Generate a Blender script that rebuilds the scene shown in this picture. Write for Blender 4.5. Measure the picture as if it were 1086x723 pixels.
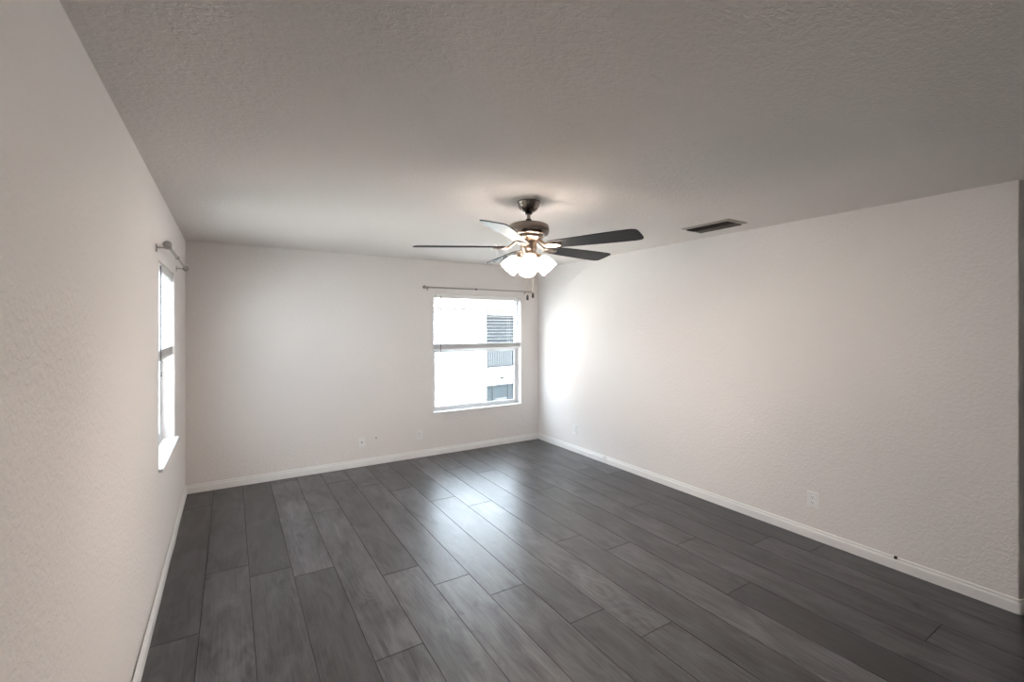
import bpy, bmesh, math, random
from mathutils import Vector, Matrix
PI = math.pi
for o in list(bpy.data.objects): bpy.data.objects.remove(o)
S = bpy.context.scene
COL = S.collection

# ------------------------------------------------------------------ camera
YAW, FPX, CX, CH = 0.55318451, 483.78, 0.3676, 1.6181
cd = bpy.data.cameras.new('camera'); cam = bpy.data.objects.new('camera', cd); COL.objects.link(cam)
cd.sensor_width = 36; cd.sensor_fit = 'HORIZONTAL'; cd.lens = FPX/1086*36
cd.shift_y = -15.88/1086; cd.clip_start = 0.02; cd.clip_end = 300
cam.location = (CX, 0, CH); cam.rotation_euler = (PI/2, 0, -YAW)
S.camera = cam
# ------------------------------------------------------------------ view, world, sun
S.view_settings.view_transform = 'Standard'; S.view_settings.look = 'None'
S.view_settings.gamma = 1; S.view_settings.use_curve_mapping = False
S.view_settings.exposure = 0.32
SKY, SUN, LAMP, BULB = 10.6, 39.0, 17.0, 1330.0
LAMP_COL = (1.0, 0.85, 0.745, 1)
w = bpy.data.worlds.new('sky'); S.world = w; w.use_nodes = True
bg = w.node_tree.nodes['Background']
bg.inputs[0].default_value = (0.83, 0.92, 1.04, 1); bg.inputs[1].default_value = SKY
sd = bpy.data.lights.new('sun', 'SUN'); so = bpy.data.objects.new('sun', sd); COL.objects.link(so)
sd.energy = SUN; sd.angle = 0.01; sd.color = (1, 0.95, 0.88); so.location = (10, -20, 30)
so.rotation_euler = (math.radians(30), 0, math.radians(-7))
# room dimensions
W, D, H = 4.142, 5.389, 2.44
YE = 0.680          # where the right wall ends
def portal(name, loc, rot, sx, sy):
    l = bpy.data.lights.new(name, 'AREA'); l.shape = 'RECTANGLE'; l.size = sx; l.size_y = sy
    l.cycles.is_portal = True
    o = bpy.data.objects.new(name, l); COL.objects.link(o); o.location = loc; o.rotation_euler = rot
portal('window_portal', (3.1925, D+0.17, 1.2725), (-PI/2, 0, 0), 1.30, 1.49)
portal('window_portal', (-0.17, 3.93, 1.3875), (0, -PI/2, 0), 1.26, 0.94)

# ------------------------------------------------------------------ helpers
def link(o, parent=None):
    COL.objects.link(o)
    if parent: o.parent = parent
    return o
def mesh(name, bm, mat, parent=None, smooth=0, loc=None):
    if smooth:
        for f in bm.faces: f.smooth = True
    me = bpy.data.meshes.new(name); bm.to_mesh(me); bm.free()
    for m in (mat if isinstance(mat, (list, tuple)) else [mat]): me.materials.append(m)
    o = bpy.data.objects.new(name, me); link(o, parent)
    if loc: o.location = loc
    if smooth:
        try: me.set_sharp_from_angle(angle=math.radians(40))
        except Exception: pass
    return o
def struct(o): o['kind'] = 'structure'; return o
def tag(o, label, cat, group=None):
    o['label'] = label; o['category'] = cat
    if group: o['group'] = group
    return o
def empty(name, loc=(0, 0, 0), rz=0):
    o = bpy.data.objects.new(name, None); o.location = loc; o.rotation_euler = (0, 0, rz); o.empty_display_size = .1
    return link(o)
def box(bm, a, b, bev=0, mi=0):
    xs, ys, zs = zip(a, b)
    v = [bm.verts.new((x, y, z)) for x in (min(xs), max(xs)) for y in (min(ys), max(ys)) for z in (min(zs), max(zs))]
    F = [(0,1,3,2),(4,6,7,5),(0,4,5,1),(2,3,7,6),(0,2,6,4),(1,5,7,3)]
    fs = [bm.faces.new([v[i] for i in f]) for f in F]
    for f in fs: f.material_index = mi
    if bev:
        es = {e for f in fs for e in f.edges}
        bmesh.ops.bevel(bm, geom=list(es), offset=bev, segments=2, affect='EDGES', profile=.6)
def lathe(bm, prof, seg=32, M=None, mi=0, closed=True):
    M = M or Matrix()
    rings = []
    for r, z in prof:
        if r < 1e-6: rings.append([bm.verts.new(M @ Vector((0, 0, z)))])
        else: rings.append([bm.verts.new(M @ Vector((r*math.cos(2*PI*i/seg), r*math.sin(2*PI*i/seg), z))) for i in range(seg)])
    for A, B in zip(rings, rings[1:]):
        for i in range(seg):
            j = (i+1) % seg
            q = [A[i % len(A)], A[j % len(A)], B[j % len(B)], B[i % len(B)]]
            u = []
            for x in q:
                if x not in u: u.append(x)
            if len(u) > 2:
                f = bm.faces.new(u); f.material_index = mi
    bmesh.ops.recalc_face_normals(bm, faces=bm.faces)
def tube(bm, pts, r, seg=10):
    pts = [Vector(p) for p in pts]; rings = []
    rs = r if isinstance(r, (list, tuple)) else [r]*len(pts)
    for i, p in enumerate(pts):
        t = (pts[min(i+1, len(pts)-1)] - pts[max(i-1, 0)]).normalized()
        a = t.orthogonal().normalized() if i == 0 else (a - t*a.dot(t)).normalized()
        b = t.cross(a)
        rings.append([bm.verts.new(p + rs[i]*(a*math.cos(2*PI*k/seg)+b*math.sin(2*PI*k/seg))) for k in range(seg)])
    for A, B in zip(rings, rings[1:]):
        for k in range(seg): bm.faces.new([A[k], A[(k+1) % seg], B[(k+1) % seg], B[k]])
    bm.faces.new(rings[0][::-1]); bm.faces.new(rings[-1])
    bmesh.ops.recalc_face_normals(bm, faces=bm.faces)
def prism(bm, pts, z0, z1, M=None, mi=0):
    M = M or Matrix()
    a = [bm.verts.new(M @ Vector((x, y, z0))) for x, y in pts]; b = [bm.verts.new(M @ Vector((x, y, z1))) for x, y in pts]
    n = len(pts)
    fs = [bm.faces.new(a[::-1]), bm.faces.new(b)] + [bm.faces.new([a[i], a[(i+1) % n], b[(i+1) % n], b[i]]) for i in range(n)]
    for f in fs: f.material_index = mi
    bmesh.ops.recalc_face_normals(bm, faces=bm.faces)
    return fs
def B(): return bmesh.new()

# ------------------------------------------------------------------ materials
def mat(name, col, rough=.5, metal=0, spec=.5, coat=0):
    m = bpy.data.materials.new(name); m.use_nodes = True
    p = m.node_tree.nodes['Principled BSDF']
    p.inputs['Base Color'].default_value = (*col, 1); p.inputs['Roughness'].default_value = rough
    p.inputs['Metallic'].default_value = metal; p.inputs['Specular IOR Level'].default_value = spec
    p.inputs['Coat Weight'].default_value = coat
    return m
def N(nt, t, **k):
    n = nt.nodes.new(t)
    for a, v in k.items(): setattr(n, a, v)
    return n
def subtle(m, scale, amt, bump=0, bdist=.001, stretch=(1, 1, 1), detail=3):
    """procedural variation of colour and relief"""
    nt = m.node_tree; p = nt.nodes['Principled BSDF']; L = nt.links.new
    tc = N(nt, 'ShaderNodeTexCoord'); mp = N(nt, 'ShaderNodeMapping'); mp.inputs['Scale'].default_value = stretch
    nz = N(nt, 'ShaderNodeTexNoise'); nz.inputs['Scale'].default_value = scale; nz.inputs['Detail'].default_value = detail
    L(tc.outputs['Object'], mp.inputs[0]); L(mp.outputs[0], nz.inputs['Vector'])
    c = p.inputs['Base Color'].default_value[:]
    mx = N(nt, 'ShaderNodeMix', data_type='RGBA'); mx.inputs[6].default_value = tuple(x*(1-amt) for x in c[:3])+(1,)
    mx.inputs[7].default_value = tuple(min(1, x*(1+amt)) for x in c[:3])+(1,)
    L(nz.outputs['Fac'], mx.inputs[0]); L(mx.outputs[2], p.inputs['Base Color'])
    if bump:
        b = N(nt, 'ShaderNodeBump'); b.inputs['Strength'].default_value = bump; b.inputs['Distance'].default_value = bdist
        L(nz.outputs['Fac'], b.inputs['Height']); L(b.outputs[0], p.inputs['Normal'])
    return m
def plaster(name, col, strength, scale, stretch=(1, 1, 1)):
    m = mat(name, col, .85, spec=.25); nt = m.node_tree; p = nt.nodes['Principled BSDF']; L = nt.links.new
    tc = N(nt, 'ShaderNodeTexCoord'); mp = N(nt, 'ShaderNodeMapping'); mp.inputs['Scale'].default_value = stretch
    L(tc.outputs['Object'], mp.inputs[0])
    a = N(nt, 'ShaderNodeTexNoise'); a.inputs['Scale'].default_value = scale; a.inputs['Detail'].default_value = 3
    a.inputs['Distortion'].default_value = .6
    L(mp.outputs[0], a.inputs['Vector'])
    r = N(nt, 'ShaderNodeValToRGB'); r.color_ramp.elements[0].position = .42; r.color_ramp.elements[1].position = .62
    L(a.outputs['Fac'], r.inputs[0])
    b = N(nt, 'ShaderNodeBump'); b.inputs['Strength'].default_value = strength; b.inputs['Distance'].default_value = .002
    L(r.outputs[0], b.inputs['Height']); L(b.outputs[0], p.inputs['Normal'])
    # broad roller unevenness of the paint
    c = N(nt, 'ShaderNodeTexNoise'); c.inputs['Scale'].default_value = 1.7; c.inputs['Detail'].default_value = 4
    L(tc.outputs['Object'], c.inputs['Vector'])
    mx = N(nt, 'ShaderNodeMix', data_type='RGBA'); mx.inputs[6].default_value = tuple(x*.985 for x in col)+(1,)
    mx.inputs[7].default_value = tuple(min(1, x*1.015) for x in col)+(1,)
    L(c.outputs['Fac'], mx.inputs[0]); L(mx.outputs[2], p.inputs['Base Color'])
    return m
M_wall = plaster('wall_paint', (.84, .805, .785), .5, 48)
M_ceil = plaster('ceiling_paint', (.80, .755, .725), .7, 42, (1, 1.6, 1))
M_trim = subtle(mat('trim_paint', (.88, .87, .86), .35), 6, .015)
M_vinyl = subtle(mat('white_vinyl', (.78, .80, .83), .35), 5, .01)
M_alum = subtle(mat('white_sash_frame', (.66, .67, .69), .4), 5, .02)
M_slat = subtle(mat('blind_slat_white', (.84, .84, .84), .45), 8, .01)
_nt = M_slat.node_tree; _o = _nt.nodes['Material Output']; _tr = N(_nt, 'ShaderNodeBsdfTranslucent'); _tr.inputs[0].default_value = (.8, .8, .78, 1)
_mx = N(_nt, 'ShaderNodeMixShader'); _mx.inputs[0].default_value = .25
_nt.links.new(_nt.nodes['Principled BSDF'].outputs[0], _mx.inputs[1]); _nt.links.new(_tr.outputs[0], _mx.inputs[2]); _nt.links.new(_mx.outputs[0], _o.inputs[0])
M_plate = subtle(mat('outlet_plastic', (.88, .87, .86), .28), 10, .01)
M_slot = subtle(mat('dark_slot', (.02, .02, .02), .6), 10, .1)
M_nickel = subtle(mat('brushed_nickel', (.27, .235, .205), .27, 1), 60, .12, stretch=(1, 1, 6))
M_nickel2 = subtle(mat('polished_nickel', (.50, .40, .32), .28, 1), 40, .05)
M_rod = subtle(mat('satin_rod_metal', (.40, .38, .36), .3, 1), 40, .08)
M_black = subtle(mat('black_metal', (.015, .013, .012), .4), 20, .1)
M_chain = subtle(mat('chain_metal', (.75, .66, .52), .3, 1), 80, .1)
M_blade = subtle(mat('charcoal_blade', (.012, .012, .0145), .48, spec=.3), 30, .35, stretch=(1, 1, 1), detail=5)
M_vent = subtle(mat('vent_enamel', (.40, .36, .32), .5), 10, .03)
M_ventd = subtle(mat('vent_louver', (.085, .07, .06), .55), 10, .1)
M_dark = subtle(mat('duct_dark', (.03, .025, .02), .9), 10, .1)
M_clear = mat('clear_wand', (.10, .10, .105), .3)
def glass_mat():
    m = bpy.data.materials.new('window_glass'); m.use_nodes = True; nt = m.node_tree; nt.nodes.clear(); L = nt.links.new
    o = N(nt, 'ShaderNodeOutputMaterial'); t = N(nt, 'ShaderNodeBsdfTransparent'); g = N(nt, 'ShaderNodeBsdfGlossy')
    t.inputs[0].default_value = (.93, .96, .96, 1); g.inputs['Roughness'].default_value = .02
    f = N(nt, 'ShaderNodeFresnel'); f.inputs[0].default_value = 1.45; x = N(nt, 'ShaderNodeMixShader')
    ge = N(nt, 'ShaderNodeNewGeometry'); io = N(nt, 'ShaderNodeMapRange')      # same index seen from either face of the pane
    io.inputs['To Min'].default_value = 1.45; io.inputs['To Max'].default_value = 1/1.45
    L(ge.outputs['Backfacing'], io.inputs['Value']); L(io.outputs[0], f.inputs[0])
    L(f.outputs[0], x.inputs[0]); L(t.outputs[0], x.inputs[1]); L(g.outputs[0], x.inputs[2]); L(x.outputs[0], o.inputs[0])
    return m
M_glass = glass_mat()
def shade_mat(nm, st):
    m = mat(nm, (.9, .87, .82), .3); p = m.node_tree.nodes['Principled BSDF']
    p.inputs['Emission Color'].default_value = LAMP_COL; p.inputs['Emission Strength'].default_value = st
    return m
M_shade = shade_mat('lit_frosted_glass', LAMP); M_bulb = shade_mat('lit_bulb', BULB)
def floor_mat():
    m = mat('grey_oak_plank', (.07, .068, .067), .36, spec=.75); nt = m.node_tree; p = nt.nodes['Principled BSDF']; L = nt.links.new; p.inputs['Coat Roughness'].default_value = .34
    def math_(op, a, b=None):
        n = N(nt, 'ShaderNodeMath', operation=op)
        for i, v in enumerate((a, b)):
            if v is None: continue
            if isinstance(v, (int, float)): n.inputs[i].default_value = v
            else: L(v, n.inputs[i])
        return n.outputs[0]
    tc = N(nt, 'ShaderNodeTexCoord'); at = N(nt, 'ShaderNodeAttribute', attribute_name='plank')
    sp = N(nt, 'ShaderNodeSeparateColor'); L(at.outputs['Color'], sp.inputs[0])
    off = N(nt, 'ShaderNodeCombineXYZ')
    L(math_('MULTIPLY', sp.outputs[1], 37.0), off.inputs[0]); L(math_('MULTIPLY', sp.outputs[2], 53.0), off.inputs[1])
    ad = N(nt, 'ShaderNodeVectorMath', operation='ADD'); L(tc.outputs['Object'], ad.inputs[0]); L(off.outputs[0], ad.inputs[1])
    def noise(scale, stretch, detail, dist=0, rough=.5):
        mp = N(nt, 'ShaderNodeMapping'); mp.inputs['Scale'].default_value = stretch; L(ad.outputs[0], mp.inputs[0])
        n = N(nt, 'ShaderNodeTexNoise'); n.inputs['Scale'].default_value = scale; n.inputs['Detail'].default_value = detail
        n.inputs['Distortion'].default_value = dist; n.inputs['Roughness'].default_value = rough; L(mp.outputs[0], n.inputs['Vector']); return n.outputs['Fac']
    fine = noise(1, (95, 3.2, 1), 4)
    rings = math_('PINGPONG', math_('MULTIPLY', noise(1, (5.2, 1.15, 1), 1.2, .35), 16.0), .5)   # growth-ring contours
    blot = noise(1, (9, 2.6, 1), 5, .8, .6)                 # smoky blotches
    knot = noise(1, (7.5, 5.2, 1), 2, .4)
    kr = N(nt, 'ShaderNodeValToRGB'); kr.color_ramp.elements[0].position = .66; kr.color_ramp.elements[1].position = .78; L(knot, kr.inputs[0])
    gr = N(nt, 'ShaderNodeValToRGB'); gr.color_ramp.elements[0].position = .50; gr.color_ramp.elements[1].position = .62
    L(noise(1, (2.2, .9, 1), 2), gr.inputs[0])        # where the bold cathedral figure shows
    rings = math_('MULTIPLY', rings, math_('ADD', math_('MULTIPLY', gr.outputs[0], 1.1), .5))
    v = math_('ADD', math_('MULTIPLY', math_('SUBTRACT', fine, .5), 1.5), math_('MULTIPLY', math_('SUBTRACT', rings, .25), .55))
    v = math_('ADD', v, math_('MULTIPLY', math_('SUBTRACT', blot, .5), 2.9))
    v = math_('SUBTRACT', v, math_('MULTIPLY', kr.outputs[0], .65))
    v = math_('ADD', math_('MULTIPLY', v, 1.15), 1.0)
    v = math_('MULTIPLY', v, sp.outputs[0])
    v = math_('MAXIMUM', v, .15)
    hs = N(nt, 'ShaderNodeVectorMath', operation='SCALE'); hs.inputs[0].default_value = (.0530, .0525, .0560)
    L(v, hs.inputs['Scale']); L(hs.outputs[0], p.inputs['Base Color'])
    L(math_('ADD', math_('MULTIPLY', math_('ADD', fine, rings), .09), .275), p.inputs['Roughness'])
    b = N(nt, 'ShaderNodeBump'); b.inputs['Strength'].default_value = .25; b.inputs['Distance'].default_value = .0006
    L(math_('ADD', fine, math_('MULTIPLY', rings, 1.6)), b.inputs['Height']); L(b.outputs[0], p.inputs['Normal'])
    return m
M_floor = floor_mat()

# ------------------------------------------------------------------ room shell
# floor: one mesh of planks, rows parallel to the side walls, joints where the photo shows them
XMAX, YMIN = 6.2, -2.75
PW, PL = .2445, 2.03
joints = {0: 2.91, 1: 3.57, 2: 3.39, 3: 3.24, 4: 2.22, 5: 2.955, 6: 2.68, 7: 2.40, 8: 1.945, 9: 1.665, 10: 2.73, 11: 2.443,
          12: 1.66, 13: 2.23, 14: .88, 15: 1.94, 16: 1.66}
tones = {(0, 0): .78, (0, -1): .92, (1, 0): .80, (1, -1): 1.0, (2, 0): .72, (2, -1): .92, (3, 0): 1.22, (3, -1): .78, (4, -1): 1.10,
         (4, 0): 1.1, (4, -2): .95, (5, 0): .85, (5, -1): 1.12, (6, 0): 1.0, (6, -1): 1.25, (7, 0): 1.0, (7, -1): 1.0, (8, 0): .9, (8, -1): .85,
         (9, 0): 1.15, (9, -1): .95, (10, 0): .9, (10, -1): .78, (11, 0): .92, (11, -1): 1.15, (12, 0): .8, (12, -1): .55,
         (13, 0): 1.05, (13, -1): 1.05, (14, 0): .78, (14, -1): 1.0, (15, 0): .75, (15, -1): 1.1, (16, 0): .62, (16, -1): .92}
rnd = random.Random(5)
bm = B(); cl = bm.loops.layers.float_color.new('plank')
def plank(x0, x1, y0, y1, c):
    g, d = .0017, .0021
    o = [(x0+g, y0+g), (x1-g, y0+g), (x1-g, y1-g), (x0+g, y1-g)]
    i = [(x0+d, y0+d), (x1-d, y0+d), (x1-d, y1-d), (x0+d, y1-d)]
    ov = [bm.verts.new((*q, -.0022)) for q in o]; iv = [bm.verts.new((*q, 0)) for q in i]
    for f in [bm.faces.new(iv)] + [bm.faces.new([ov[k], ov[(k+1) % 4], iv[(k+1) % 4], iv[k]]) for k in range(4)]:
        for l in f.loops: l[cl] = c
for k in range(-1, 26):
    x0 = -.016 + k*PW; x1 = x0 + PW
    j = joints.get(k, rnd.uniform(1, 3))
    if x0 > XMAX: break
    for n in range(-4, 3):
        y0 = j + n*PL; y1 = y0 + PL
        if y1 < YMIN or y0 > D+.14: continue
        t = tones.get((k, n), rnd.uniform(.75, 1.15)); t = 1+(t-.95)*1.5
        plank(x0, min(x1, XMAX), max(y0, YMIN), min(y1, D+.14), (t, rnd.random(), rnd.random(), 1))
box(bm, (-.26, YMIN, -.12), (XMAX, D+.14, -.0024))
for f in bm.faces:
    if abs(f.calc_center_median().z) > .0023:
        f.material_index = 1
struct(mesh('floor', bm, [M_floor, M_dark]))
bm = B(); box(bm, (-.2, -2.85, H), (XMAX+.1, D+.2, H+.18))
struct(mesh('ceiling', bm, M_ceil))

def wall_with_hole(name, T, L0, L1, h0, h1, a, b, c, d, t):
    """wall slab along local X from L0 to L1, thickness t (local +Y outwards), opening a..b by c..d with eased edges; T maps to the world"""
    bm = B(); e = .006
    def ring(y, x0, x1, z0, z1): return [bm.verts.new(T @ Vector(q)) for q in ((x0, y, z0), (x1, y, z0), (x1, y, z1), (x0, y, z1))]
    R = [ring(0, L0, L1, h0, h1), ring(0, a-e, b+e, c-e, d+e), ring(e*.4, a-e*.4, b+e*.4, c-e*.4, d+e*.4), ring(e, a, b, c, d), ring(t, a, b, c, d), ring(t, L0, L1, h0, h1)]
    for A_, B_ in zip(R, R[1:]+R[:1]):
        for i in range(4): bm.faces.new([A_[i], A_[(i+1) % 4], B_[(i+1) % 4], B_[i]])
    bmesh.ops.recalc_face_normals(bm, faces=bm.faces)
    return struct(mesh(name, bm, M_wall))
WB = (2.54, 3.845, .525, 2.022)      # opening in the back wall: x0, x1, z0, z1
WL = (3.46, 4.395, .755, 2.022)      # opening in the left wall: y0, y1, z0, z1
wall_with_hole('wall_back', Matrix.Translation((0, D, 0)), -.14, W+.14, 0, H, *WB, .14)
TLm = Matrix(((0, -1, 0, 0), (1, 0, 0, 0), (0, 0, 1, 0), (0, 0, 0, 1)))   # local x -> world y, local y -> world -x
wall_with_hole('wall_left', TLm, -2.74, D, 0, H, *WL, .14)
# right wall with a rounded outside corner, then the angled return
dv = Vector((math.cos(YAW), -math.sin(YAW)))
rad = .012
pts = [(W, D), (W, YE+.012)]
a0, a1 = PI, PI + (PI/2 - YAW)
cxr, cyr = W+rad, YE+.012
for i in range(1, 8):
    a = a0 + (a1-a0)*i/7
    pts.append((cxr+rad*math.cos(a), cyr+rad*math.sin(a)))
q = Vector(pts[-1]) + dv*1.25
pts += [tuple(q), (q.x+.1, q.y+.12), (W+.14, YE+.4), (W+.14, D)]
bm = B(); prism(bm, pts, 0, H); struct(mesh('wall_right', bm, M_wall))
bm = B(); box(bm, (q.x, q.y+.1, 0), (q.x+.12, -2.74, H)); struct(mesh('wall_hall', bm, M_wall))
bm = B(); box(bm, (-.14, -2.74, 0), (q.x+.12, -2.62, H)); struct(mesh('wall_rear', bm, M_wall))

# baseboards: a moulded profile swept along the walls
PROF = [(0, .083), (.003, .083), (.0075, .079), (.0085, .073), (.008, .066), (.0115, .061), (.0135, .056), (.014, .050), (.014, 0), (0, 0)]
def baseboard(name, path, gap=0, mi=M_trim):
    """path: list of (point, inward normal)"""
    bm = B(); rings = []
    for (x, y), (nx, ny) in path:
        rings.append([bm.verts.new((x+nx*(t+gap), y+ny*(t+gap), z)) for t, z in PROF])
    n = len(PROF)
    for A_, B_ in zip(rings, rings[1:]):
        for i in range(n): bm.faces.new([A_[i], A_[(i+1) % n], B_[(i+1) % n], B_[i]])
    bm.faces.new(rings[0]); bm.faces.new(rings[-1][::-1])
    bmesh.ops.recalc_face_normals(bm, faces=bm.faces)
    return struct(mesh(name, bm, mi))
baseboard('baseboard_back', [((0, D), (0, -1)), ((W, D), (0, -1))])
baseboard('baseboard_left', [((0, D), (1, 0)), ((0, 4.5), (1, 0)), ((.004, 4.2), (1, 0)), ((.0015, 3.9), (1, 0)), ((.006, 3.3), (1, 0)), ((.0075, 2.2), (1, 0)), ((.006, -2.6), (1, 0))])
YS = 4.02     # seam in the right baseboard
baseboard('baseboard_right', [((W, D), (-1, 0)), ((W, YS+.006), (-1, 0))])
cp = [((W, YS-.006), (-1, 0)), ((W, YE+.012), (-1, 0))]
for i in range(1, 6):
    a = a0 + (a1-a0)*i/5
    cp.append(((cxr+rad*math.cos(a), cyr+rad*math.sin(a)), (math.cos(a), math.sin(a))))
nrm = (math.cos(a1), math.sin(a1)); cp.append(((q.x-.02*dv.x, q.y-.02*dv.y), nrm))
baseboard('baseboard_right', cp)
bm = B(); box(bm, (W-.004, YS-.0065, 0), (W, YS+.0065, .07)); box(bm, (W-.012, YS-.032, .0), (W-.019, YS-.012, .088), .002)
struct(mesh('trim_1', bm, M_trim))

# ------------------------------------------------------------------ windows (local x along the wall, local y outwards)
def window(name, T, a, b, c, d, sill_nose):
    root = struct(empty(name)); root.matrix_world = T
    def put(n, bm, m, p=root):
        o = mesh(n, bm, m, p); return o
    y0, y1 = .082, .128; fw = .030
    bm = B()   # outer frame
    box(bm, (a, y0, c), (a+fw, y1, d), .002); box(bm, (b-fw, y0, c), (b, y1, d), .002)
    box(bm, (a+fw, y0, d-fw), (b-fw, y1, d), .002); box(bm, (a+fw, y0, c), (b-fw, y1, c+fw), .002)
    box(bm, (a+fw, y0-.012, c), (b-fw, y0, c+.010), .001)
    put('window_frame', bm, M_alum)
    zm = (c+d)/2 + .045
    bm = B()   # lower sash, the inner one
    s = .026; A_, B_ = a+fw, b-fw; C_ = c+fw
    box(bm, (A_, y0+.004, C_), (A_+s, y0+.022, zm), .002); box(bm, (B_-s, y0+.004, C_), (B_, y0+.022, zm), .002)
    box(bm, (A_+s, y0+.004, C_), (B_-s, y0+.022, C_+.032), .002); box(bm, (A_+s, y0+.004, zm-.042), (B_-s, y0+.024, zm), .002)
    lo = put('lower_sash', bm, M_alum)
    bm = B(); box(bm, (A_+s, y0+.012, C_+.032), (B_-s, y0+.016, zm-.042)); put('pane', bm, M_glass, lo)
    bm = B()
    for t in (.28, .72): box(bm, (A_+(B_-A_)*t-.025, y0-.006, zm-.004), (A_+(B_-A_)*t+.025, y0+.012, zm+.012), .003)
    put('sash_lock', bm, M_alum, lo)
    bm = B()
    box(bm, (A_, y0+.026, zm-.03), (A_+.018, y0+.040, d-fw), .002); box(bm, (B_-.018, y0+.026, zm-.03), (B_, y0+.040, d-fw), .002)
    box(bm, (A_+.018, y0+.026, d-fw-.02), (B_-.018, y0+.040, d-fw), .002); box(bm, (A_+.018, y0+.026, zm-.03), (B_-.018, y0+.040, zm-.002), .002)
    up = put('upper_sash', bm, M_alum)
    bm = B(); box(bm, (A_+.018, y0+.031, zm-.002), (B_-.018, y0+.035, d-fw-.02)); put('pane', bm, M_glass, up)
    bm = B()
    if sill_nose > .015:
        box(bm, (a-.018, -sill_nose, c-.018), (b+.018, -.0005, c+.002), .004); box(bm, (a+.0005, -.001, c-.004), (b-.0005, y0-.001, c+.002))
    else:
        box(bm, (a-.004, -sill_nose, c-.006), (b+.004, -.0003, c+.007), .003); box(bm, (a+.0005, -.001, c-.002), (b-.0005, y0-.001, c+.007))
    put('window_sill', bm, M_trim)
    return root
TB = Matrix.Translation((0, D, 0))
window('window_1', TB, *WB, .010)
window('window_2', TLm, *WL, .026)

def blind(T, a, b, d, zb, label, wand_x, wand_z, nstack):
    root = empty('window_blind'); root.matrix_world = T
    tag(root, label, 'blind', 'white slatted window blinds')
    yc = .040; hw = .025
    bm = B(); box(bm, (a+.006, yc-.028, d-.050), (b-.006, yc+.026, d-.002), .002); mesh('headrail', bm, M_trim, root)
    bm = B()
    z = d-.062; n = 0; pitch = .043
    def slat(z, tilt=0.0):
        k = 4; top = []; 
        for i in range(k+1):
            u = -1+2*i/k; yy = yc+u*hw; zz = z - .0022*u*u + tilt*u
            top.append((yy, zz))
        r1 = [bm.verts.new((a+.01, y, zz)) for y, zz in top] + [bm.verts.new((a+.01, y, zz-.0026)) for y, zz in top[::-1]]
        r2 = [bm.verts.new((b-.01, y, zz)) for y, zz in top] + [bm.verts.new((b-.01, y, zz-.0026)) for y, zz in top[::-1]]
        m = len(r1)
        for i in range(m): bm.faces.new([r1[i], r1[(i+1) % m], r2[(i+1) % m], r2[i]])
        bm.faces.new(r1[::-1]); bm.faces.new(r2)
    rj = random.Random(int(a*100))
    ztop = zb+.022+nstack*.0036
    while z > ztop+.02: slat(z, rj.uniform(-.0006, .0006)); z -= pitch
    for i in range(nstack): slat(zb+.022+.0036*i+.0015, rj.uniform(-.0004, .0004))
    bmesh.ops.recalc_face_normals(bm, faces=bm.faces)
    mesh('slats', bm, M_slat, root)
    bm = B(); box(bm, (a+.01, yc-.026, zb), (b-.01, yc+.026, zb+.019), .003); mesh('bottom_rail', bm, M_trim, root)
    for t in (.14, .5, .86):
        x = a+(b-a)*t; bm = B()
        for yy in (yc-.027, yc+.027): tube(bm, [(x, yy, d-.03), (x, yy, zb+.01)], .0009, 5)
        mesh('ladder_cord', bm, M_slat, root)
    bm = B(); tube(bm, [(wand_x, yc-.034, d-.025), (wand_x, yc-.036, d-.06), (wand_x, yc-.036, wand_z+.03)], .0035, 8)
    tube(bm, [(wand_x, yc-.036, wand_z+.03), (wand_x, yc-.036, wand_z)], .0055, 8)
    mesh('tilt_wand', bm, M_clear, root)
    for x in (a+.012, b-.012-.05):
        bm = B(); box(bm, (x, yc-.033, d-.034), (x+.03, yc-.029, d-.004), .001); mesh('mounting_bracket', bm, M_alum, root)
    return root
blind(TB, WB[0], WB[1], WB[3], 1.312, 'white slatted blind half lowered in the back window beside the room corner', 2.637, 1.235, 16)
blind(TLm, WL[0], WL[1], WL[3], 1.395, 'white slatted blind half lowered in the window of the long left wall', 3.60, 1.30, 14)

# ------------------------------------------------------------------ curtain rods
def curtain_rod(T, x0, x1, y, z, brx, label):
    root = empty('curtain_rod'); root.matrix_world = T
    tag(root, label, 'curtain rod', 'bare metal curtain rods above the windows')
    xm = x0+(x1-x0)*.45
    bm = B(); tube(bm, [(x0+.02, -y, z), (xm, -y, z)], .0095, 14); mesh('rod', bm, M_rod, root, 1)
    bm = B(); tube(bm, [(xm-.03, -y, z), (x1-.02, -y, z)], .0075, 14); mesh('rod', bm, M_rod, root, 1)
    bm = B(); tube(bm, [(xm-.006, -y, z), (xm+.012, -y, z)], .0115, 14); mesh('rod_collar', bm, M_black, root, 1)
    for x, s in ((x0, -1), (x1, 1)):
        bm = B()
        M = Matrix.Translation((x-s*.028, -y, z)) @ Matrix.Rotation(s*PI/2, 4, 'Y')
        lathe(bm, [(0, -.004), (.011, -.004), (.012, .004), (.008, .007), (.008, .010), (.013, .014), (.0195, .022), (.0225, .033), (.0195, .044), (.013, .052), (.006, .056), (0, .057)], 20, M)
        mesh('finial', bm, M_rod, root, 1)
    for x in brx:
        bm = B(); box(bm, (x-.008, -.004, z-.035), (x+.008, 0, z+.012), .0015)
        tube(bm, [(x, -.002, z-.008), (x, -y*.6, z-.008), (x, -y*.85, z-.013), (x, -y, z-.0135)], .0035, 8)
        tube(bm, [(x, -y-.011, z+.003), (x, -y-.011, z-.008), (x, -y, z-.0135), (x, -y+.011, z-.008), (x, -y+.011, z+.003)], .003, 8)
        mesh('rod_bracket', bm, M_rod, root, 1)
    return root
curtain_rod(TB, 2.40, 3.962, .06, 2.098, (2.452, 3.90), 'thin metal curtain rod above the back window, its right end near the corner')
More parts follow.
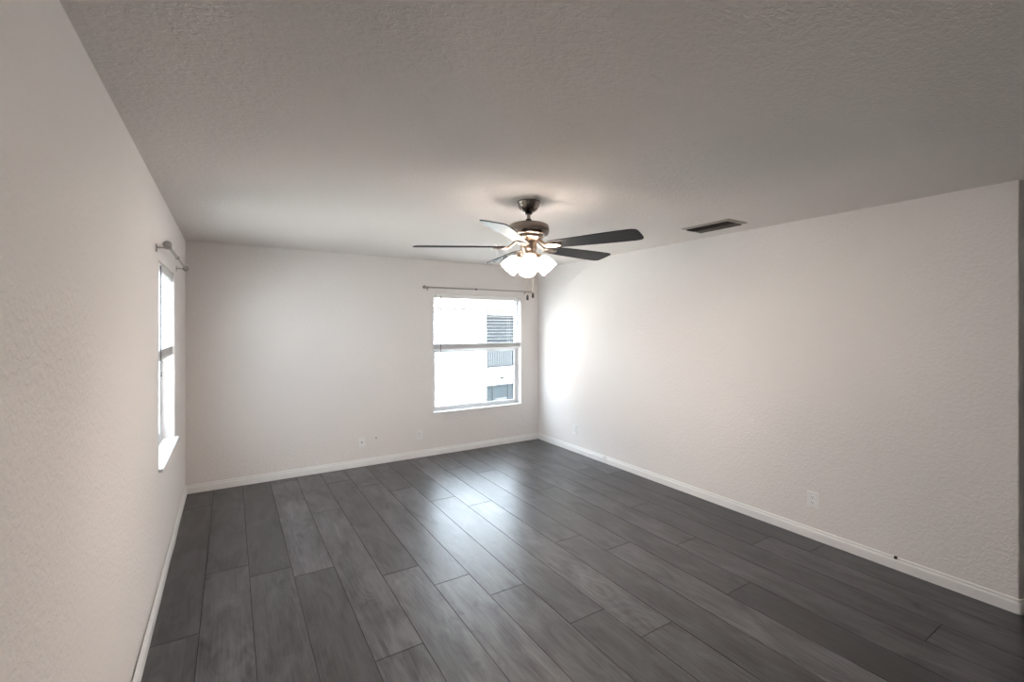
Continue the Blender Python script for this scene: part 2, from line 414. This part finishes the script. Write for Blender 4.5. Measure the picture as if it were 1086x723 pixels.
curtain_rod(TLm, 3.275, 4.548, .06, 2.085, (3.348, 4.50), 'metal curtain rod with round finials above the left wall window')

# ------------------------------------------------------------------ ceiling fan
FX, FY = 2.049, 2.513
fan = empty('ceiling_fan', (FX, FY, H), -YAW)     # local +x is to the right of the photo, local -y toward the camera
tag(fan, 'five-bladed ceiling fan with charcoal blades, brushed nickel motor and lit frosted lamps', 'ceiling fan')
def fz(z): return z-H
bm = B(); lathe(bm, [(0, 0), (.076, 0), (.0775, -.004), (.076, -.010), (.073, -.014), (.071, -.026), (.064, -.044), (.052, -.058), (.038, -.067), (.028, -.071), (0, -.071)], 48)
mesh('canopy', bm, M_nickel, fan, 1)
bm = B(); lathe(bm, [(0, -.068), (.024, -.068), (.026, -.076), (.022, -.083), (.014, -.085), (0, -.085)], 24); mesh('hanger_ball', bm, M_black, fan, 1)
bm = B(); lathe(bm, [(0, -.07), (.0115, -.07), (.0115, fz(2.30)), (0, fz(2.30))], 20); mesh('downrod', bm, M_nickel, fan, 1)
bm = B(); lathe(bm, [(0, fz(2.325)), (.018, fz(2.325)), (.021, fz(2.312)), (.024, fz(2.298)), (0, fz(2.298))], 24); mesh('yoke_cover', bm, M_black, fan, 1)
bm = B(); lathe(bm, [(0, fz(2.302)), (.03, fz(2.302)), (.075, fz(2.299)), (.112, fz(2.292)), (.128, fz(2.284)), (.133, fz(2.276)), (.133, fz(2.268)), (.1345, fz(2.266)), (.1345, fz(2.236)), (.133, fz(2.233)), (.130, fz(2.222)), (.12, fz(2.214)), (.10, fz(2.210)), (0, fz(2.210))], 64)
mot = mesh('motor_housing', bm, M_nickel, fan, 1)
bm = B()
for k in range(30):
    a = 2*PI*k/30
    M = Matrix.Rotation(a, 4, 'Z')
    vs = [bm.verts.new(M @ Vector(p)) for p in ((.1352, -.004, fz(2.262)), (.1352, .004, fz(2.262)), (.1352, .004, fz(2.241)), (.1352, -.004, fz(2.241)))]
    vi = [bm.verts.new(M @ Vector(p)) for p in ((.130, -.004, fz(2.262)), (.130, .004, fz(2.262)), (.130, .004, fz(2.241)), (.130, -.004, fz(2.241)))]
    bm.faces.new(vs); bm.faces.new(vi[::-1])
    for i in range(4): bm.faces.new([vs[i], vs[(i+1) % 4], vi[(i+1) % 4], vi[i]])
bmesh.ops.recalc_face_normals(bm, faces=bm.faces)
mesh('vent_slots', bm, M_nickel, mot)
bm = B(); lathe(bm, [(0, fz(2.211)), (.098, fz(2.211)), (.098, fz(2.198)), (.090, fz(2.190)), (.07, fz(2.182)), (.058, fz(2.176)), (0, fz(2.176))], 48); mesh('rotor_plate', bm, M_nickel2, fan, 1)
bm = B(); lathe(bm, [(0, fz(2.178)), (.050, fz(2.178)), (.054, fz(2.170)), (.054, fz(2.128)), (.050, fz(2.120)), (.046, fz(2.112)), (.046, fz(2.098)), (.036, fz(2.084)), (.018, fz(2.074)), (.008, fz(2.068)), (0, fz(2.064))], 40); mesh('switch_housing', bm, M_nickel2, fan, 1)

R, ZB, PITCH = .757, fz(2.142), math.radians(12.5)
def blade_outline():
    half = [(.155, .030), (.160, .043), (.170, .051), (.20, .056), (.30, .063), (.42, .070), (.54, .0765), (.64, .080), (.70, .0805)]
    tip = [(.725, .079), (.742, .073), (.751, .063), (.7555, .048), (.757, .025), (.757, 0)]
    up = half + tip
    return up + [(x, -y) for x, y in up[::-1][1:]]
TH0 = math.radians(6) + YAW      # world azimuth + camera yaw = local azimuth
for k in range(5):
    ang = TH0 + k*2*PI/5
    M = Matrix.Rotation(ang, 4, 'Z') @ Matrix.Translation((0, 0, ZB)) @ Matrix.Rotation(-PITCH, 4, 'X')
    bm = B(); prism(bm, blade_outline(), -.003, .003, M)
    es = [e for e in bm.edges if len(e.link_faces) == 2 and e.calc_face_angle(0) > 1.2]
    bmesh.ops.bevel(bm, geom=es, offset=.0014, segments=2, affect='EDGES')
    bl = mesh('blade', bm, M_blade, fan)
    # blade iron: a scrolled arm with an oval medallion under the blade root
    bm = B()
    tube(bm, [M @ Vector(p) for p in ((.062, .0, .042), (.085, 0, .034), (.115, .0, .010), (.14, .0, -.008), (.17, 0, -.0105))], [.011, .010, .009, .009, .007], 10)
    o_ = [(.185+.062*math.cos(t), .034*math.sin(t)) for t in [2*PI*i/28 for i in range(28)]]
    i_ = [(.185+.046*math.cos(t), .019*math.sin(t)) for t in [2*PI*i/28 for i in range(28)]]
    zt, zl = -.0035, -.0125
    rr = [[bm.verts.new(M @ Vector((x, y, z))) for x, y in ps] for ps, z in ((o_, zt), (o_, zl+.003), ([( .185+(x-.185)*.93, y*.93) for x, y in o_], zl), ([(.185+(x-.185)*1.1, y*1.1) for x, y in i_], zl), (i_, zl+.003), (i_, zt))]
    for A_, B_ in zip(rr, rr[1:]+rr[:1]):
        for i in range(28): bm.faces.new([A_[i], A_[(i+1) % 28], B_[(i+1) % 28], B_[i]])
    prism(bm, [(.175, -.011), (.235, -.008), (.245, 0), (.235, .008), (.175, .011), (.165, 0)], -.010, -.0035, M)
    bmesh.ops.recalc_face_normals(bm, faces=bm.faces)
    iron = mesh('blade_iron', bm, M_nickel2, fan, 1)
    for sx, sy in ((.15, 0), (.205, .025), (.205, -.025)):
        bm = B(); lathe(bm, [(0, -.016), (.004, -.0155), (.0055, -.013), (.0055, -.010), (0, -.010)], 10, M @ Matrix.Translation((sx, sy, 0)))
        mesh('screw', bm, M_black, iron, 1)
# four lamp arms and frosted bell shades
for k in range(4):
    ang = -PI/2 + k*PI/2 + math.radians(2)
    Rz = Matrix.Rotation(ang, 4, 'Z')
    tilt = math.radians(43)
    neck = Vector((.062, 0, fz(2.074)))
    bm = B(); ax = Vector((math.sin(tilt), 0, -math.cos(tilt)))
    tube(bm, [Rz @ Vector(p) for p in ((.03, 0, fz(2.105)), (.046, 0, fz(2.102)), (.056, 0, fz(2.092)), tuple(neck - ax*.008))], .008, 10)
    Ms = Rz @ Matrix.Translation(neck) @ Matrix.Rotation(-tilt, 4, 'Y') @ Matrix.Scale(-1, 4, (0, 0, 1)) @ Matrix.Scale(.94, 4)
    lathe(bm, [(0, -.014), (.018, -.014), (.024, -.008), (.031, 0), (.031, .012), (.029, .012), (.029, 0), (0, -.004)], 28, Ms)
    mesh('lamp_arm', bm, M_nickel2, fan, 1)
    bm = B()
    lathe(bm, [(.024, .004), (.0275, .012), (.038, .022), (.049, .038), (.0565, .058), (.061, .082), (.0625, .104), (.0615, .122), (.059, .123), (.0595, .104), (.058, .082), (.0535, .059), (.046, .041), (.036, .027), (.024, .018), (.020, .006), (.024, .004)], 36, Ms)
    sh = mesh('lamp_shade', bm, M_shade, fan, 1)
    bm = B(); lathe(bm, [(0, .02), (.012, .022), (.013, .04), (.024, .062), (.028, .078), (.024, .094), (.012, .102), (0, .104)], 20, Ms)
    mesh('bulb', bm, M_bulb, sh, 1)
# two pull chains with dark fobs
for x, y, zt, zf in ((-.006, .05, 2.10, 1.828), (.030, .045, 2.10, 1.842)):
    bm = B(); n = int((zt-zf)/.008)
    tube(bm, [(x, y, fz(zt)), (x, y, fz(zf))], .0011, 6)
    for i in range(n):
        bmesh.ops.create_icosphere(bm, subdivisions=1, radius=.0021, matrix=Matrix.Translation((x, y, fz(zt)-i*.008)))
    ch = mesh('pull_chain', bm, M_chain, fan, 1)
    bm = B(); lathe(bm, [(0, fz(zf)+.002), (.004, fz(zf)), (.0075, fz(zf)-.006), (.0085, fz(zf)-.018), (.0085, fz(zf)-.030), (.006, fz(zf)-.036), (0, fz(zf)-.037)], 12, Matrix.Translation((x, y, 0)))
    fb = mesh('chain_fob', bm, M_black, ch, 1); fb['label'] = 'small dark chain fob'

# ------------------------------------------------------------------ ceiling register
vent = empty('ceiling_vent', (3.735, 2.315, H)); tag(vent, 'small rectangular air vent with brown louvers in the ceiling right of the fan', 'air vent')
hx, hy, t = .125, .215, .028
bm = B()
o_ = [(-hx, -hy), (hx, -hy), (hx, hy), (-hx, hy)]; m_ = [(x*(1-.010/hx), y*(1-.010/hy)) for x, y in o_]; i_ = [(x*(1-t/hx), y*(1-t/hy)) for x, y in o_]
rr = [[bm.verts.new((x, y, z)) for x, y in ps] for ps, z in ((o_, -.0005), (o_, -.004), (m_, -.009), (i_, -.012), (i_, -.0005))]
for A_, B_ in zip(rr, rr[1:]):
    for i in range(4): bm.faces.new([A_[i], A_[(i+1) % 4], B_[(i+1) % 4], B_[i]])
bmesh.ops.recalc_face_normals(bm, faces=bm.faces)
mesh('vent_frame', bm, M_vent, vent)
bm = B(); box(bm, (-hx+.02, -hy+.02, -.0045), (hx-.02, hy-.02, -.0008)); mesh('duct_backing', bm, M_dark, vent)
bm = B()
n = 9
for i in range(n):
    x = -hx+t+.012 + (2*(hx-t)-.024)*i/(n-1)
    s = -1 if i < n/2 else 1
    M = Matrix.Translation((x, 0, -.0135)) @ Matrix.Rotation(s*math.radians(38), 4, 'Y')
    prism(bm, [(-.0105, -hy+t), (.0105, -hy+t), (.0105, hy-t), (-.0105, hy-t)], -.0007, .0007, M)
mesh('louvers', bm, M_ventd, vent)

# ------------------------------------------------------------------ wall plates
def wall_plate(name, T, label, kind, cat='outlet', group='small white wall plates low on the walls'):
    """local x along the wall, z up, -y into the room"""
    root = empty(name); root.matrix_world = T; tag(root, label, cat, group)
    w2, h2 = .0385, .0595
    bm = B(); box(bm, (-w2, -.0075, -h2), (w2, 0, h2), .0032); mesh('cover_plate', bm, M_plate, root)
    if kind == 'duplex':
        for zc in (.0195, -.0195):
            bm = B(); prism(bm, [(.017*math.cos(a)*1.0, max(-.0135, min(.0135, .017*math.sin(a)))) for a in [2*PI*i/32 for i in range(32)]], 0, .002,
                            Matrix.Translation((0, -.0073, zc)) @ Matrix.Rotation(PI/2, 4, 'X'))
            rc = mesh('receptacle', bm, M_plate, root)
            bm = B()
            for x, hh in ((-.0063, .0045), (.0063, .0035)): box(bm, (x-.0012, -.0097, zc+.001-hh+.003), (x+.0012, -.0091, zc+.001+hh+.003))
            lathe(bm, [(0, 0), (.0024, 0), (.0024, .0004), (0, .0004)], 10, Matrix.Translation((0, -.0092, zc-.0075)) @ Matrix.Rotation(PI/2, 4, 'X'))
            mesh('slots', bm, M_slot, rc)
        bm = B(); lathe(bm, [(0, 0), (.003, 0), (.003, .001), (0, .0015)], 12, Matrix.Translation((0, -.0073, 0)) @ Matrix.Rotation(PI/2, 4, 'X')); mesh('screw', bm, M_plate, root)
    elif kind == 'rocker':
        bm = B(); box(bm, (-.0165, -.0085, -.033), (.0165, -.0062, .033), .001); rc = mesh('receptacle', bm, M_plate, root)
        bm = B()
        for zc in (.017, -.017):
            for x, hh in ((-.0063, .0045), (.0063, .0035)): box(bm, (x-.0012, -.0092, zc-hh+.003), (x+.0012, -.0084, zc+hh+.003))
            box(bm, (-.002, -.0092, zc-.009), (.002, -.0084, zc-.006))
        mesh('slots', bm, M_slot, rc)
    else:
        bm = B(); Mx = Matrix.Rotation(PI/2, 4, 'X')
        lathe(bm, [(0, .005), (.0075, .005), (.0075, .0075), (.0052, .009), (.0048, .015), (.0035, .0155), (0, .0155)], 12, Mx); mesh('coax_jack', bm, M_black, root, 1)
        for zc in (.042, -.042):
            bm = B(); lathe(bm, [(0, .006), (.003, .006), (.003, .0072), (0, .0078)], 10, Matrix.Translation((0, 0, zc)) @ Mx); mesh('screw', bm, M_plate, root)
    return root
def TBk(x, z): return Matrix.Translation((x, D, z))
def TRt(y, z): return Matrix.Translation((W, y, z)) @ Matrix.Rotation(-PI/2, 4, 'Z')
wall_plate('wall_outlet', TRt(1.75, .297), 'white duplex outlet on the right wall nearest the camera', 'duplex')
wall_plate('wall_outlet', TRt(4.567, .284), 'white outlet at the far end of the right wall near the corner', 'rocker')
wall_plate('wall_outlet', TBk(2.352, .278), 'white outlet on the back wall just left of the window', 'rocker')
wall_plate('cable_outlet', TBk(1.657, .277), 'white coaxial wall plate with a single dark jack on the back wall', 'coax', 'cable outlet')
bm = B(); Mx = Matrix.Translation((1.823, D, .307)) @ Matrix.Rotation(PI/2, 4, 'X')
lathe(bm, [(0, .0), (.009, .0), (.009, .002), (.006, .003), (.004, .012), (.0055, .013), (.0055, .016), (0, .017)], 12, Mx)
tag(mesh('wall_hook', bm, M_rod, None, 1), 'tiny grey anchor stuck in the back wall beside the coaxial plate', 'wall anchor')
cs = empty('cable_stub', (W, 1.241, .078)); tag(cs, 'tiny black cable stub poking out just above the right baseboard', 'cable')
bm = B(); box(bm, (-.016, -.008, -.008), (-.0002, .008, .009), .002); mesh('cable_end', bm, M_black, cs)
bm = B(); tube(bm, [(-.014, 0, 0), (-.022, 0, -.001)], .004, 8); mesh('pin', bm, M_black, cs)

# ------------------------------------------------------------------ outside: neighbouring apartment building beyond the back window
M_stucco = subtle(mat('white_stucco', (.86, .84, .81), .9), 3, .02, .2, .003)
M_band = subtle(mat('stucco_band', (.046, .045, .044), .9), 3, .02)
M_soffit = subtle(mat('soffit_shade', (.10, .062, .048), .8), 3, .03)  # shade under the eave, put into a dark colour
M_tile_shade = subtle(mat('tile_course_shadow', (.045, .038, .036), .9), 6, .1)  # painted shadow lines between the tile courses
M_tile = subtle(mat('clay_tile', (.62, .47, .41), .8), 9, .2)
M_pane = subtle(mat('neighbour_glass', (.019, .024, .028), .5, spec=.03), 4, .2)
M_vert = subtle(mat('vertical_blind', (.048, .052, .056), .8, spec=.05), 6, .05)
M_wfr = subtle(mat('neighbour_window_frame', (.024, .027, .030), .7, spec=.05), 6, .05)
M_grass = subtle(mat('pale_concrete_paving', (.68, .67, .65), .9), 4, .06)
bm = B(); box(bm, (-45, -20, -3.3), (50, 70, -3.1)); struct(mesh('ground', bm, M_grass))
def building(name, loc, rz, label, wins, s0, s1, ztop):
    root = empty(name, loc, rz); tag(root, label, 'building')
    bm = B(); box(bm, (s0, 0, -3.1), (s1, 9, ztop)); mesh('wall', bm, M_stucco, root)
    bm = B(); box(bm, (s0-.02, -.03, .19), (s1+.02, 0, .23)); mesh('band', bm, M_band, root)
    bm = B()   # roof: tiled slope with scalloped courses above the soffit
    e = .45; rise = .38; n = 26
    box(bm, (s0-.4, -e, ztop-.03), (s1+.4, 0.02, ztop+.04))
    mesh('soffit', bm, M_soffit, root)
    bm = B(); run = 5.0
    for j in range(n):
        y0 = -e+run*j/n; y1 = y0+run/n+.03; z0 = ztop+.05+rise*(run*j/n); z1 = ztop+.05+rise*(run*(j+1)/n)
        m = int((s1-s0+.8)/.26)
        up = []; dn = []; ft = []
        for i in range(m*4+1):
            x = s0-.4+.26*i/4; h = .045*abs(math.sin(PI*i/4))
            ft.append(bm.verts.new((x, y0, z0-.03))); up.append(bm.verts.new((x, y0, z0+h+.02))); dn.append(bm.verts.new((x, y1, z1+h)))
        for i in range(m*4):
            bm.faces.new([up[i], up[i+1], dn[i+1], dn[i]]); bm.faces.new([ft[i], ft[i+1], up[i+1], up[i]]).material_index = 1  # course fronts take the dark painted-shadow material
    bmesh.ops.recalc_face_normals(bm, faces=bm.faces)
    mesh('roof', bm, [M_tile, M_tile_shade], root)
    for (a, b, c, d, kind) in wins:
        bm = B(); f = .045
        box(bm, (a, -.03, c), (a+f, .02, d)); box(bm, (b-f, -.03, c), (b, .02, d)); box(bm, (a, -.03, c), (b, .02, c+f)); box(bm, (a, -.03, d-f), (b, .02, d))
        if kind == 'slider':
            for t in (.22, .78): box(bm, (a+(b-a)*t-.02, -.028, c), (a+(b-a)*t+.02, .02, d))
        if kind == 'blinds': box(bm, (a, -.028, (c+d)/2+.02), (b, .02, (c+d)/2+.07))
        wr = mesh('window', bm, M_wfr, root)
        bm = B(); box(bm, (a+f, -.008, c+f), (b-f, -.004, d-f)); mesh('pane', bm, M_pane, wr)
        bm = B()
        if kind == 'blinds':
            k = int((b-a-2*f)/.085)
            for i in range(k): box(bm, (a+f+.085*i+.01, -.016, c+f), (a+f+.085*i+.062, -.0085, d-f))
            mesh('vertical_blind', bm, M_vert, wr)
        elif kind == 'slider':
            box(bm, (a+(b-a)*.3, -.016, c+.10), (a+(b-a)*.72, -.0085, c+.20)); mesh('window_valance', bm, M_vert, wr)
        else: bm.free()
    return root
az = math.radians(78)
fr = math.atan2(math.cos(az), math.sin(az))
nb = building('apartment_building', (6.9, 11.25, 0), fr, 'sunlit white stucco apartment building with tiled eave seen through the back window',
     [(-.49, .55, .45, 1.92, 'blinds'), (-.50, .55, -.62, -.04, 'slider'), (-6.2, -5.1, .45, 1.9, 'blinds'), (4.2, 5.3, .45, 1.9, 'blinds'), (-6.2, -5.1, -1.6, -.04, 'slider')], -11, 9, 1.98)
bm = B(); box(bm, (-1.62, -.12, -.38), (-.88, 0, -.33)); mesh('ledge', bm, M_band, nb)
bm = B(); box(bm, (.02, -.08, .10), (.12, 0, .17), .01); mesh('wall_lamp', bm, M_wfr, nb)
